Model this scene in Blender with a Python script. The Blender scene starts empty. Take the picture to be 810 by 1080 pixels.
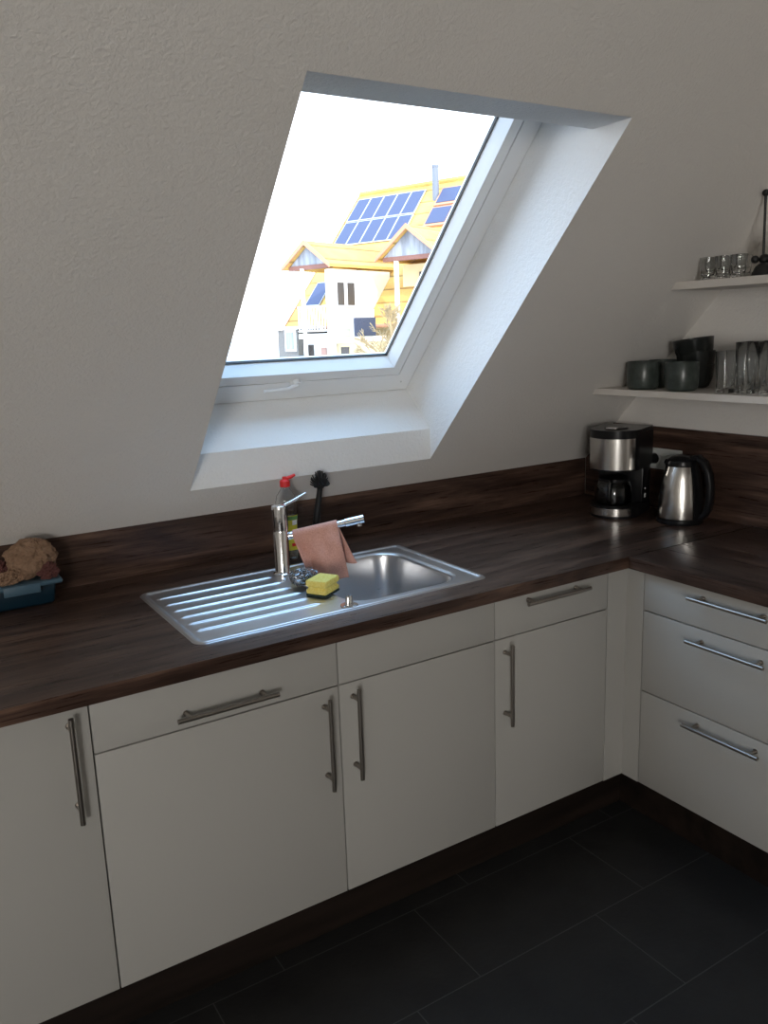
import bpy, bmesh, math, random
from mathutils import Vector, Matrix, noise
R = math.radians; PI = math.pi
sc = bpy.context.scene; COL = sc.collection
# ------------------------------------------------------------ measured layout
CAM = Vector((-2.0062, -1.7566, 1.6333))
YAW, PITCH, ROLL, FPX, U0, V0 = R(31.0602), R(-11.8875), R(-2.1502), 871.2092, 391.3279, 533.3975
ZT = .91; TH = R(46.8089); YU = .7785; HU = .1595; XR = .6225; ZC = .872; ZB = .1434
BASE = Vector((0, YU, ZT + HU)); SUP = Vector((0, -math.cos(TH), math.sin(TH))); NRM = Vector((0, math.sin(TH), math.cos(TH)))
def W(x, s, off=0.0): return BASE + SUP * s + NRM * off + Vector((x, 0, 0))
def slope_y(z): return YU - (z - ZT - HU) / math.tan(TH)

# ------------------------------------------------------------ materials
def mat(name, col=(.8, .8, .8), rough=.5, metal=0., spec=.5, trans=0., ior=1.45, coat=0.):
    m = bpy.data.materials.new(name); m.use_nodes = True
    b = m.node_tree.nodes['Principled BSDF']
    b.inputs['Base Color'].default_value = (*col, 1); b.inputs['Roughness'].default_value = rough
    b.inputs['Metallic'].default_value = metal; b.inputs['Specular IOR Level'].default_value = spec
    b.inputs['Transmission Weight'].default_value = trans; b.inputs['IOR'].default_value = ior
    b.inputs['Coat Weight'].default_value = coat
    return m
def nn(m, t): return m.node_tree.nodes.new(t)
def lk(m, a, b): m.node_tree.links.new(a, b)
def coords(m, scale=(1, 1, 1), rot=(0, 0, 0)):
    tc = nn(m, 'ShaderNodeTexCoord'); mp = nn(m, 'ShaderNodeMapping')
    mp.inputs['Scale'].default_value = scale; mp.inputs['Rotation'].default_value = rot
    lk(m, tc.outputs['Object'], mp.inputs['Vector']); return mp.outputs['Vector']
def noise_tex(m, vec, scale, detail=4, rough=.55, dist=0.):
    n = nn(m, 'ShaderNodeTexNoise'); n.inputs['Scale'].default_value = scale; n.inputs['Detail'].default_value = detail
    n.inputs['Roughness'].default_value = rough; n.inputs['Distortion'].default_value = dist
    lk(m, vec, n.inputs['Vector']); return n.outputs['Fac']
def ramp(m, fac, stops):
    r = nn(m, 'ShaderNodeValToRGB'); e = r.color_ramp.elements
    while len(e) < len(stops): e.new(.5)
    for i, (p_, c) in enumerate(stops): e[i].position = p_; e[i].color = (*c, 1)
    lk(m, fac, r.inputs['Fac']); return r.outputs['Color']
def bump(m, h, strength, dist=.01):
    b = nn(m, 'ShaderNodeBump'); b.inputs['Strength'].default_value = strength; b.inputs['Distance'].default_value = dist
    lk(m, h, b.inputs['Height']); lk(m, b.outputs['Normal'], m.node_tree.nodes['Principled BSDF'].inputs['Normal'])
def setcol(m, c): lk(m, c, m.node_tree.nodes['Principled BSDF'].inputs['Base Color'])
def setrough(m, c): lk(m, c, m.node_tree.nodes['Principled BSDF'].inputs['Roughness'])

def plaster(name, col, st=.35, sc_=110):
    m = mat(name, col, .85, spec=.25); v = coords(m)
    a = noise_tex(m, v, sc_, 3, .6, .3)
    c = ramp(m, noise_tex(m, v, 1.3, 3), [(.3, tuple(x * .95 for x in col)), (.7, col)]); setcol(m, c)
    bump(m, a, st, .006); return m
M = {}
M['plaster'] = plaster('white_plaster', (.76, .73, .69), .5, 100)
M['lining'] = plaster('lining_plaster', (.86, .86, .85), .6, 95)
M['ceil'] = plaster('ceiling_paint', (.62, .60, .56), .2)
def wood(name, axis):
    m = mat(name, rough=.36, spec=.36)
    s = {'x': (.9, 9, 9), 'y': (9, .9, 9)}[axis]
    v = coords(m, s); v2 = coords(m, tuple(q * (5 if q > 1 else 2.2) for q in s))
    a = noise_tex(m, v, 1.6, 6, .62, .7); b_ = noise_tex(m, v2, 3.0, 5, .65, .3)
    mx = nn(m, 'ShaderNodeMath'); mx.operation = 'MULTIPLY_ADD'; lk(m, b_, mx.inputs[0]); mx.inputs[1].default_value = .36
    lk(m, a, mx.inputs[2])
    c = ramp(m, mx.outputs[0], [(.48, (.019, .0105, .008)), (.61, (.042, .024, .018)), (.71, (.074, .043, .032)), (.82, (.135, .082, .058))])
    setcol(m, c); bump(m, b_, .08, .002)
    r = nn(m, 'ShaderNodeMapRange'); lk(m, b_, r.inputs['Value']); r.inputs['To Min'].default_value = .22; r.inputs['To Max'].default_value = .36
    setrough(m, r.outputs[0]); return m
def shaded_plinth():
    m = mat('shaded_plinth_laminate', rough=.5, spec=.3); v = coords(m, (.9, 9, 9)); setcol(m, ramp(m, noise_tex(m, v, 2, 5), [(.35, (.006, .004, .003)), (.7, (.020, .013, .010))])); return m  # dark wood taken darker: shade under the cabinets is in the colour
M['plinth'] = shaded_plinth()
M['wood_x'] = wood('dark_walnut_laminate', 'x'); M['wood_y'] = wood('dark_walnut_laminate_side', 'y')
def front():
    m = mat('white_front_lacquer', (.39, .382, .36), .42, spec=.45); v = coords(m)
    bump(m, noise_tex(m, v, 300, 2), .05, .001); return m
M['front'] = front()
M['carcass'] = mat('carcass_gap_shade', (.05, .05, .05), .6)  # near-black, so shade in the gaps between fronts comes from the colour
def steel(name, col, rough, scale, st):
    m = mat(name, col, rough, 1.0); v = coords(m, scale); n = noise_tex(m, v, 12, 3)
    r = nn(m, 'ShaderNodeMapRange'); lk(m, n, r.inputs['Value']); r.inputs['To Min'].default_value = rough * .8; r.inputs['To Max'].default_value = rough * 1.25
    setrough(m, r.outputs[0]); bump(m, n, st, .0006); return m
M['steel'] = steel('sink_steel', (.66, .67, .69), .30, (1, 14, 14), .08)
M['brushed'] = steel('brushed_steel', (.66, .64, .61), .22, (30, 30, .3), .0)
M['handle'] = steel('handle_steel', (.34, .31, .28), .30, (20, 20, 20), .06)
M['chrome'] = mat('chrome', (.82, .83, .85), .07, 1.0)
M['black'] = mat('black_plastic', (.008, .008, .009), .28, spec=.3)
M['blackmat'] = mat('black_rubber', (.012, .012, .012), .5)
M['smoke'] = mat('smoky_glass', (.35, .37, .40), .03, trans=1.0)
M['glass'] = mat('clear_glass', (.98, .99, .99), .0, trans=1.0, ior=1.45)
M['velux'] = mat('white_window_lacquer', (.86, .87, .87), .32)
M['seam'] = mat('grey_seam', (.20, .20, .20), .7); M['gasket'] = mat('dark_gasket', (.03, .03, .032), .5)
M['shelf'] = mat('shelf_board', (.66, .62, .57), .5)
M['socket'] = mat('socket_plastic', (.62, .64, .62), .35)
M['sponge'] = None
def sponge():
    m = mat('yellow_sponge', (.82, .66, .13), .9, spec=.1); v = coords(m)
    bump(m, noise_tex(m, v, 420, 3), .3, .001)
    setcol(m, ramp(m, noise_tex(m, v, 160, 3), [(.35, (.82, .66, .14)), (.6, (.90, .78, .26))])); return m
M['sponge'] = sponge()
def cloth():
    m = mat('pink_cloth', (.62, .33, .26), .95, spec=.08); v = coords(m)
    setcol(m, ramp(m, noise_tex(m, v, 260, 2), [(.3, (.60, .31, .25)), (.7, (.74, .42, .34))]))
    bump(m, noise_tex(m, v, 420, 2), .6, .003); return m
M['cloth'] = cloth()
def paper():
    m = mat('brown_paper', (.27, .17, .11), .8, spec=.2); v = coords(m)
    bump(m, noise_tex(m, v, 22, 6, .6, 1.2), .8, .02); return m
M['paper'] = paper()
M['paperbag_in'] = mat('dark_red_paper', (.10, .035, .03), .8)
M['blue'] = mat('blue_plastic', (.004, .020, .035), .35)
M['bluelid'] = mat('pale_blue_plastic', (.06, .115, .16), .4)
M['red'] = mat('red_cap', (.72, .03, .03), .35)
M['label_y'] = mat('yellow_label', (.70, .62, .05), .5); M['label_g'] = mat('green_label', (.12, .28, .08), .5)
M['white'] = mat('white_plastic', (.8, .8, .78), .4)
M['liquid'] = mat('pale_soap', (.85, .93, .88), .05, trans=1.0, ior=1.33)
M['scour'] = mat('steel_wool', (.42, .44, .47), .2, 1.0)
M['scourpad'] = mat('dark_scouring_pad', (.02, .035, .03), .95)
def mug():
    m = mat('dark_stoneware', (.045, .055, .05), .28, spec=.5); v = coords(m)
    setcol(m, ramp(m, noise_tex(m, v, 45, 4), [(.35, (.030, .038, .034)), (.7, (.065, .078, .07))])); return m
M['mug'] = mug(); M['bowl'] = mat('black_stoneware', (.014, .016, .015), .22)
def tiles():
    m = mat('slate_floor', (.03, .03, .03), .5, spec=.4)
    v = coords(m)
    sp = nn(m, 'ShaderNodeSeparateXYZ'); lk(m, v, sp.inputs[0])
    def math_(op, a, b=None, c=None):
        n = nn(m, 'ShaderNodeMath'); n.operation = op
        for i, q in enumerate((a, b, c)):
            if q is None: continue
            if isinstance(q, (int, float)): n.inputs[i].default_value = q
            else: lk(m, q, n.inputs[i])
        return n.outputs[0]
    P = .3035
    yr = math_('DIVIDE', math_('ADD', sp.outputs['Y'], .009), P)      # joints at y = -.009, -.3125 ...
    row = math_('FLOOR', yr); fy = math_('SUBTRACT', yr, row)
    xo = math_('MULTIPLY', row, .198)
    # row -1 (y -.3125..-.009): joints at x = -.25, -.86 ; row -2: -.445
    xr = math_('DIVIDE', math_('ADD', math_('SUBTRACT', sp.outputs['X'], xo), .052), .61)
    fx = math_('FRACT', xr)
    gy = math_('MINIMUM', fy, math_('SUBTRACT', 1, fy)); gx = math_('MINIMUM', fx, math_('SUBTRACT', 1, fx))
    d = math_('MINIMUM', math_('MULTIPLY', gy, P), math_('MULTIPLY', gx, .61))
    g = math_('LESS_THAN', d, .0016)
    n1 = noise_tex(m, v, 6, 6, .6); n2 = noise_tex(m, v, 60, 4)
    base = ramp(m, n1, [(.3, (.012, .012, .0125)), (.7, (.021, .021, .021))])
    mix = nn(m, 'ShaderNodeMix'); mix.data_type = 'RGBA'; lk(m, g, mix.inputs['Factor']); lk(m, base, mix.inputs[6]); mix.inputs[7].default_value = (.06, .06, .06, 1)
    setcol(m, mix.outputs[2]); bump(m, n2, .25, .004); return m
M['tiles'] = tiles()
# exterior
def rooftile():
    m = mat('clay_roof_tiles', (.74, .36, .12), .75)
    tc = nn(m, 'ShaderNodeTexCoord')
    w = nn(m, 'ShaderNodeTexWave'); w.wave_type = 'BANDS'; w.bands_direction = 'Z'; w.wave_profile = 'SAW'; w.inputs['Scale'].default_value = .62; w.inputs['Distortion'].default_value = .3
    lk(m, tc.outputs['Object'], w.inputs['Vector'])
    n = noise_tex(m, tc.outputs['Object'], 1.2, 5)
    mx = nn(m, 'ShaderNodeMix'); mx.data_type = 'RGBA'; mx.blend_type = 'MULTIPLY'; mx.inputs['Factor'].default_value = .9
    lk(m, ramp(m, n, [(.3, (.60, .33, .09)), (.7, (.68, .44, .125))]), mx.inputs[6]); lk(m, ramp(m, w.outputs['Fac'], [(.0, (.22, .16, .12)), (.16, (.9, .9, .9)), (1., (1, 1, 1))]), mx.inputs[7])
    setcol(m, mx.outputs[2]); bump(m, w.outputs['Fac'], .5, .1); return m
M['tile'] = rooftile(); M['render'] = mat('cream_render', (.70, .60, .38), .9); M['wallcream'] = mat('pale_cream_render', (.72, .66, .52), .9); M['whiterender'] = mat('white_render', (.82, .80, .76), .9)
M['fascia'] = mat('orange_verge_board', (.50, .25, .15), .8)
def boards():
    m = mat('weathered_boards', (.36, .38, .42), .8); v = coords(m, (1, 1, .12)); 
    setcol(m, ramp(m, noise_tex(m, v, 5, 3), [(.35, (.18, .195, .225)), (.65, (.33, .35, .39))])); return m
M['boards'] = boards(); M['beam'] = mat('brown_beam', (.21, .10, .08), .8); M['whitewood'] = mat('white_painted_wood', (.80, .79, .77), .6)
M['pv'] = mat('solar_cell_blue', (.075, .085, .15), .5, spec=.25); M['pvframe'] = mat('aluminium_frame', (.5, .5, .5), .5)
M['darkglass'] = mat('dark_window_glass', (.07, .06, .055), .2); M['zinc'] = mat('zinc_pipe', (.16, .18, .22), .6, .0)
M['awning'] = mat('dark_blue_fabric', (.05, .06, .10), .8); M['greyroof'] = mat('grey_cladding', (.16, .15, .14), .8)
M['twig'] = mat('pale_bark', (.36, .27, .15), .9); M['ground'] = plaster('pale_ground', (.68, .67, .66), .1, 3)
M['hedge'] = mat('olive_foliage', (.30, .34, .10), .9); M['door'] = mat('pinkish_door', (.42, .26, .22), .6)
def pane_mat():
    m = bpy.data.materials.new('window_pane_glass'); m.use_nodes = True; nt = m.node_tree
    nt.nodes.remove(nt.nodes['Principled BSDF']); out = nt.nodes['Material Output']
    t = nt.nodes.new('ShaderNodeBsdfTransparent'); t.inputs['Color'].default_value = (.97, .985, .98, 1)
    g = nt.nodes.new('ShaderNodeBsdfGlossy'); g.inputs['Roughness'].default_value = 0.02
    f = nt.nodes.new('ShaderNodeFresnel'); f.inputs['IOR'].default_value = 1.12
    x = nt.nodes.new('ShaderNodeMixShader'); nt.links.new(f.outputs[0], x.inputs[0]); nt.links.new(t.outputs[0], x.inputs[1]); nt.links.new(g.outputs[0], x.inputs[2])
    nt.links.new(x.outputs[0], out.inputs['Surface']); return m
M['pane'] = pane_mat()

# ------------------------------------------------------------ mesh builder
class MB:
    def __init__(s): s.bm = bmesh.new()
    def box(s, x0, x1, y0, y1, z0, z1, bev=0., seg=2, mtx=None):
        r = bmesh.ops.create_cube(s.bm, size=1.0); vs = r['verts']
        for v in vs: v.co = Vector((x0 + (v.co.x + .5) * (x1 - x0), y0 + (v.co.y + .5) * (y1 - y0), z0 + (v.co.z + .5) * (z1 - z0)))
        if bev > 0:
            es = list({e for v in vs for e in v.link_edges})
            q = bmesh.ops.bevel(s.bm, geom=es, offset=bev, segments=seg, affect='EDGES', profile=.5); vs = q['verts']
        if mtx is not None:
            for v in {v for v in vs}: v.co = mtx @ v.co
        return s
    def tube(s, pts, r, n=12, cap=True):
        pts = [Vector(p) for p in pts]; rs = r if isinstance(r, (list, tuple)) else [r] * len(pts); rings = []; up = None
        for i, p in enumerate(pts):
            t = ((pts[min(i + 1, len(pts) - 1)] - p).normalized() + (p - pts[max(i - 1, 0)]).normalized())
            t = t.normalized() if t.length > 1e-9 else Vector((0, 0, 1))
            if up is None: up = Vector((0, 0, 1)) if abs(t.z) < .9 else Vector((1, 0, 0))
            a = t.cross(up)
            if a.length < 1e-6: a = t.cross(Vector((0, 1, 0)))
            a.normalize(); b = a.cross(t).normalized(); up = b
            rings.append([s.bm.verts.new(p + (a * math.cos(2 * PI * k / n) + b * math.sin(2 * PI * k / n)) * rs[i]) for k in range(n)])
        for i in range(len(rings) - 1):
            for k in range(n): s.bm.faces.new((rings[i][k], rings[i][(k + 1) % n], rings[i + 1][(k + 1) % n], rings[i + 1][k]))
        if cap: s.bm.faces.new(rings[0][::-1]); s.bm.faces.new(rings[-1])
        return s
    def lathe(s, prof, c=(0, 0, 0), n=36, sx=1., sy=1., mtx=None, twist=None):
        rings = []
        for j, (r, z) in enumerate(prof):
            if r < 1e-6: rings.append([s.bm.verts.new((c[0], c[1], c[2] + z))])
            else: rings.append([s.bm.verts.new((c[0] + sx * r * math.cos(2 * PI * k / n), c[1] + sy * r * math.sin(2 * PI * k / n), c[2] + z)) for k in range(n)])
        for A, B_ in zip(rings, rings[1:]):
            for k in range(n):
                k2 = (k + 1) % n
                if len(A) == 1 and len(B_) == 1: continue
                if len(A) == 1: s.bm.faces.new((A[0], B_[k2], B_[k]))
                elif len(B_) == 1: s.bm.faces.new((A[k], A[k2], B_[0]))
                else: s.bm.faces.new((A[k], A[k2], B_[k2], B_[k]))
        if mtx is not None:
            for q in rings:
                for v in q: v.co = mtx @ v.co
        return s
    def prism(s, poly, vec):
        vec = Vector(vec); a = [s.bm.verts.new(Vector(p)) for p in poly]; b = [s.bm.verts.new(Vector(p) + vec) for p in poly]
        s.bm.faces.new(a[::-1]); s.bm.faces.new(b); n = len(a)
        for i in range(n): s.bm.faces.new((a[i], a[(i + 1) % n], b[(i + 1) % n], b[i]))
        return s
    def quad(s, *ps): s.bm.faces.new([s.bm.verts.new(Vector(p)) for p in ps]); return s
    def ball(s, c, r, sx=1, sy=1, sz=1, u=20, v=12):
        q = bmesh.ops.create_uvsphere(s.bm, u_segments=u, v_segments=v, radius=r)
        for w in q['verts']: w.co = Vector((w.co.x * sx + c[0], w.co.y * sy + c[1], w.co.z * sz + c[2]))
        return s
    def build(s, name, m, parent=None, smooth=True, ang=35):
        bmesh.ops.recalc_face_normals(s.bm, faces=s.bm.faces[:])
        me = bpy.data.meshes.new(name); s.bm.to_mesh(me); s.bm.free(); me.materials.append(m)
        if smooth:
            for p in me.polygons: p.use_smooth = True
            me.set_sharp_from_angle(angle=R(ang))
        o = bpy.data.objects.new(name, me); COL.objects.link(o)
        if parent is not None: o.parent = parent
        return o
def tag(o, label=None, cat=None, group=None, kind=None):
    if label: o['label'] = label
    if cat: o['category'] = cat
    if group: o['group'] = group
    if kind: o['kind'] = kind
    return o
def empty(name, loc=(0, 0, 0), rz=0.):
    o = bpy.data.objects.new(name, None); o.location = loc; o.rotation_euler = (0, 0, rz); o.empty_display_size = .05; COL.objects.link(o); return o
def copy_tree(o, parent=None):
    c = o.copy(); COL.objects.link(c)
    if parent is not None: c.parent = parent
    for ch in [q for q in list(bpy.data.objects) if q.parent == o]: copy_tree(ch, c)
    return c

# ------------------------------------------------------------ room shell
XL, YF, ZCEIL = -6.0, -6.0, 2.75
b = MB(); b.box(XL - .1, XR + .1, YF - .1, YU + .02, -.1, 0); tag(b.build('floor', M['tiles'], smooth=False), kind='structure')
X0, X1, S0, S1, D = -1.1879, -.2782, .1418, 1.4571, .277
sv, sh, ov_, oh_ = .222, 1.368, .0753, .095      # profile of the reveal: lower upright face, level head
shf = sh + .085      # top of the window frame, hidden above the level head
SC = (ZCEIL - ZT - HU) / math.sin(TH); THK = .36
b = MB()
def sq(xa, xb, sa, sb): b.quad(W(xa, sa), W(xb, sa), W(xb, sb), W(xa, sb))
sq(XL - .1, X0, 0, S0); sq(X0, X1, 0, S0); sq(X1, XR + .1, 0, S0)
sq(XL - .1, X0, S0, S1); sq(X1, XR + .1, S0, S1)
sq(XL - .1, X0, S1, SC + .1); sq(X0, X1, S1, SC + .1); sq(X1, XR + .1, S1, SC + .1)
yk = YU + .0165
b.quad((XL - .1, yk, -.1), (XR + .1, yk, -.1), (XR + .1, yk, ZT + HU), (XL - .1, yk, ZT + HU))
b.quad((XL - .1, yk, ZT + HU), (XR + .1, yk, ZT + HU), (XR + .1, YU, ZT + HU), (XL - .1, YU, ZT + HU))
# outer skin of the roof slab, with its hole
def so(xa, xb, sa, sb): b.quad(W(xa, sa, THK), W(xa, sb, THK), W(xb, sb, THK), W(xb, sa, THK))
so(XL - .1, X0, -.6, sv); so(X0, X1, -.6, sv); so(X1, XR + .1, -.6, sv); so(XL - .1, X0, sv, shf); so(X1, XR + .1, sv, shf)
so(XL - .1, X0, shf, SC + .3); so(X0, X1, shf, SC + .3); so(X1, XR + .1, shf, SC + .3)
b.quad((XL - .1, yk + .3, -.1), (XR + .1, yk + .3, -.1), (XR + .1, yk + .3, 1.5), (XL - .1, yk + .3, 1.5))
bmesh.ops.remove_doubles(b.bm, verts=b.bm.verts[:], dist=1e-5)
tag(b.build('wall_back', M['plaster'], smooth=False), kind='structure')
# lining of the roof window opening
b = MB()
prof = [(S0, 0), (sv, ov_), (sv, D), (sv, THK)]; pt_ = [(S1, 0), (sh, oh_), (shf, oh_ + .004), (shf, THK)]
for (a, c) in zip(prof, prof[1:]): b.quad(W(X0, *a), W(X1, *a), W(X1, *c), W(X0, *c))
for (a, c) in zip(pt_, pt_[1:]): b.quad(W(X0, *a), W(X1, *a), W(X1, *c), W(X0, *c))
for x in (X0, X1):
    b.quad(W(x, S0, 0), W(x, sv, ov_), W(x, sh, oh_), W(x, S1, 0)); b.quad(W(x, sv, ov_), W(x, sv, THK), W(x, shf, THK), W(x, shf, oh_ + .004)); b.bm.faces.new([b.bm.verts.new(q_) for q_ in (W(x, sv, ov_), W(x, shf, oh_ + .004), W(x, sh, oh_))])
bmesh.ops.remove_doubles(b.bm, verts=b.bm.verts[:], dist=1e-5)
tag(b.build('trim_1', M['lining'], smooth=False), kind='structure')
b = MB(); b.box(XR, XR + .1, YF - .1, YU + .5, -.1, 3.0); tag(b.build('wall_right', M['plaster'], smooth=False), kind='structure')
b = MB(); b.box(XL - .1, XL, YF - .1, YU + .5, -.1, 3.0); tag(b.build('wall_left', M['plaster'], smooth=False), kind='structure')
b = MB(); b.box(XL - .1, XR + .1, YF - .1, YF, -.1, 3.0); tag(b.build('wall_front', M['plaster'], smooth=False), kind='structure')
b = MB(); b.box(XL - .1, XR + .1, YF - .1, slope_y(ZCEIL) + .3, ZCEIL, ZCEIL + .2); tag(b.build('ceiling', M['ceil'], smooth=False), kind='structure')

# ------------------------------------------------------------ roof window
win = tag(empty('window_1', W((X0 + X1) / 2, sv, D)), kind='structure')
def wl(x, s, off): return W(x, s, off) - Vector(win.location)
def ring(b, xa, xb, sa, sb, xa2, xb2, sa2, sb2, o0, o1, o0i=None):
    # frame ring between outer and inner rectangles, room face from off o0 (outer edge) to o0i (inner edge), back face at o1
    o0i = o0 if o0i is None else o0i
    O = [(xa, sa), (xb, sa), (xb, sb), (xa, sb)]; I = [(xa2, sa2), (xb2, sa2), (xb2, sb2), (xa2, sb2)]
    for k in range(4):
        j = (k + 1) % 4
        b.quad(wl(*O[k], o0), wl(*O[j], o0), wl(*I[j], o0i), wl(*I[k], o0i)); b.quad(wl(*O[k], o1), wl(*I[k], o1), wl(*I[j], o1), wl(*O[j], o1))
        b.quad(wl(*I[k], o0i), wl(*I[j], o0i), wl(*I[j], o1), wl(*I[k], o1)); b.quad(wl(*O[k], o0), wl(*O[k], o1), wl(*O[j], o1), wl(*O[j], o0))
def fin(b): bmesh.ops.remove_doubles(b.bm, verts=b.bm.verts[:], dist=1e-5)
e = .0005; fo = D - .004
b = MB(); ring(b, X0 + .0002, X1 - .0002, sv + .0002, shf - .0002, X0 + .0029, X1 - .0029, sv + .0029, shf - .0029, D + .003, D + .03); fin(b)
b.build('lining_seam', M['seam'], win, smooth=False)
b = MB(); ring(b, X0 + e + .0025, X1 - e - .0025, sv + e + .0025, shf - e - .0025, X0 + .066, X1 - .066, sv + .080, shf - .066, fo, D + .078); fin(b)
b.build('window_frame', M['velux'], win, smooth=False)
b = MB(); ring(b, X0 + .0665, X1 - .0665, sv + .0805, shf - .0665, X0 + .0695, X1 - .0695, sv + .0835, shf - .0695, D + .004, D + .05); fin(b)
b.build('window_gasket', M['gasket'], win, smooth=False)
xi0, xi1, si0, si1 = X0 + .070, X1 - .070, sv + .084, shf - .070
b = MB(); ring(b, xi0, xi1, si0, si1, xi0 + .034, xi1 - .034, si0 + .036, si1 - .034, fo, D + .072); fin(b)
sash = b.build('sash', M['velux'], win, smooth=False)
xg0, xg1, sg0, sg1 = xi0 + .034, xi1 - .034, si0 + .036, si1 - .034
b = MB(); ring(b, xg0 + e, xg1 - e, sg0 + e, sg1 - e, xg0 + .006, xg1 - .006, sg0 + .005, sg1 - .006, fo + .001, D + .071, D + .053); fin(b)
b.build('glazing_bead', M['velux'], sash, smooth=False)
b = MB(); ring(b, xg0 + .0062, xg1 - .0062, sg0 + .0052, sg1 - .0062, xg0 + .0092, xg1 - .0092, sg0 + .0080, sg1 - .0092, D + .051, D + .061); fin(b)
b.build('glazing_gasket', M['gasket'], sash, smooth=False)
b = MB(); xa, xb, sa, sb = xg0 + .004, xg1 - .004, sg0 + .004, sg1 - .004
b.quad(wl(xa, sa, D + .062), wl(xb, sa, D + .062), wl(xb, sb, D + .062), wl(xa, sb, D + .062)); b.build('glass', M['pane'], win, smooth=False)
# ventilation handle on the lower rail
b = MB(); hs = sv + .084
h0 = wl(-.762, hs, fo - .001); h1 = wl(-.762, hs, fo - .02)
b.tube([h0, h1], .014, 20); b.tube([wl(-.762, hs, fo - .018), wl(-.80, hs - .004, fo - .028), wl(-.885, hs - .008, fo - .028)], [.008, .007, .006], 10)
b.box(-.022, .022, -.001, .001, -.012, .012, mtx=Matrix.Translation(wl(-.762, hs, fo - .002)))
b.build('window_handle', M['velux'], win)
b = MB(); q = wl(-.322, sv + .045, fo); b.tube([q, wl(-.322, sv + .045, fo - .0015)], .0035, 12); b.build('screw_cap', M['socket'], win)

# ------------------------------------------------------------ worktops and splashbacks
HX0, HX1, HY0, HY1 = -1.385, -.530, .092, .542      # sink cut-out
b = MB(); xs = [-2.32, HX0, HX1, XR - .0005]; ys = [-.0249, HY0, HY1, YU - .0005]
vt = {}
for zi, z in enumerate((ZC, ZT)):
    for i, x in enumerate(xs):
        for j, y in enumerate(ys): vt[i, j, zi] = b.bm.verts.new((x, y, z))
for i in range(3):
    for j in range(3):
        if (i, j) == (1, 1): continue
        for zi in (0, 1): b.bm.faces.new([vt[i, j, zi], vt[i + 1, j, zi], vt[i + 1, j + 1, zi], vt[i, j + 1, zi]])
def side(i0, j0, i1, j1): b.bm.faces.new([vt[i0, j0, 0], vt[i1, j1, 0], vt[i1, j1, 1], vt[i0, j0, 1]])
for k in range(3): side(k, 0, k + 1, 0); side(k, 3, k + 1, 3); side(0, k, 0, k + 1); side(3, k, 3, k + 1)
side(1, 1, 2, 1); side(1, 2, 2, 2); side(1, 1, 1, 2); side(2, 1, 2, 2)
es = [e_ for e_ in b.bm.edges if all(abs(v.co.y + .0249) < 1e-6 for v in e_.verts) and abs(e_.verts[0].co.z - e_.verts[1].co.z) < 1e-6]
bmesh.ops.bevel(b.bm, geom=es, offset=.003, segments=2, affect='EDGES')
tag(b.build('worktop', M['wood_x']), 'long dark walnut worktop under the roof window, holding the sink', 'worktop')
b = MB(); b.box(-.0249, XR - .0005, -.72, -.0256, ZC, ZT, .0025)
tag(b.build('worktop', M['wood_y']), 'short dark walnut worktop along the right wall above the three drawers', 'worktop')
b = MB(); b.box(-2.32, XR - .014, YU, YU + .016, ZT, ZT + HU - .0005)
tag(b.build('upstand', M['wood_x']), 'low dark walnut splashback strip under the sloping wall behind the sink', 'splashback')
ZR = ZT + .3207
b = MB(); b.prism([(XR - .0125, -.72, ZT + .0003), (XR - .0125, YU - .001, ZT + .0003), (XR - .0125, YU - .001, ZT + HU), (XR - .0125, slope_y(ZR) - .001, ZR), (XR - .0125, -.72, ZR)], (.012, 0, 0))
tag(b.build('splashback', M['wood_y'], smooth=False), 'tall dark walnut splashback panel on the right wall behind the kettle', 'splashback')

# ------------------------------------------------------------ cabinets
G = .0019
def bar_handle(name, parent, c, axis, L, normal):
    """bar handle: c centre of bar, axis unit vector, normal points out of the front"""
    c = Vector(c); ax = Vector(axis); n = Vector(normal); b = MB()
    b.tube([c - ax * L / 2, c + ax * L / 2], .006, 14)
    for s_ in (-1, 1):
        q = c + ax * s_ * (L / 2 - .030); b.tube([q - n * .0345, q], .005, 10); b.tube([q - n * .0345, q - n * .0315], .0075, 12)
    return b.build(name, M['handle'], parent)
def cabinet_x(x0, x1, label, fronts, depth=.55):
    c = empty('base_cabinet', ((x0 + x1) / 2, .30, ZB)); ox, oy, oz = c.location
    tag(c, label, 'kitchen cabinet')
    b = MB(); t = .016
    def bx(a, b1, c1, d, e1, f): b.box(a - ox, b1 - ox, c1 - oy, d - oy, e1 - oz, f - oz)
    bx(x0 + .0005, x0 + t, .020, depth, ZB, ZC - .001); bx(x1 - t, x1 - .0005, .020, depth, ZB, ZC - .001)
    bx(x0 + t, x1 - t, .020, depth, ZB, ZB + t); bx(x0 + t, x1 - t, depth - .008, depth, ZB + t, ZC - .001)
    b.build('carcass', M['carcass'], c, smooth=False)
    for (kind, z0, z1, h) in fronts:
        b = MB(); b.box(x0 + G - ox, x1 - G - ox, 0 - oy, .018 - oy, z0 + G - oz, z1 - G - oz, .001)
        f = b.build(kind, M['front'], c)
        if h:
            ax, hx, hz, L = h
            bar_handle('handle', f, (hx - ox, -.035 - oy, hz - oz), ax, L, (0, -1, 0))
    return c
ZS = .7445
cabinet_x(-.5477, -.0874, 'narrow white base cabinet with drawer over door, next to the inner corner', [('drawer', ZS, ZC, ((1, 0, 0), -.324, .844, .252)), ('door', ZB, ZS, ((0, 0, 1), -.510, .605, .252))])
cabinet_x(-1.0666, -.5477, 'white base cabinet below the sink bowl with a plain blind panel and one door', [('blind_panel', ZS, ZC, None), ('door', ZB, ZS, ((0, 0, 1), -1.026, .607, .254))])
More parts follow.
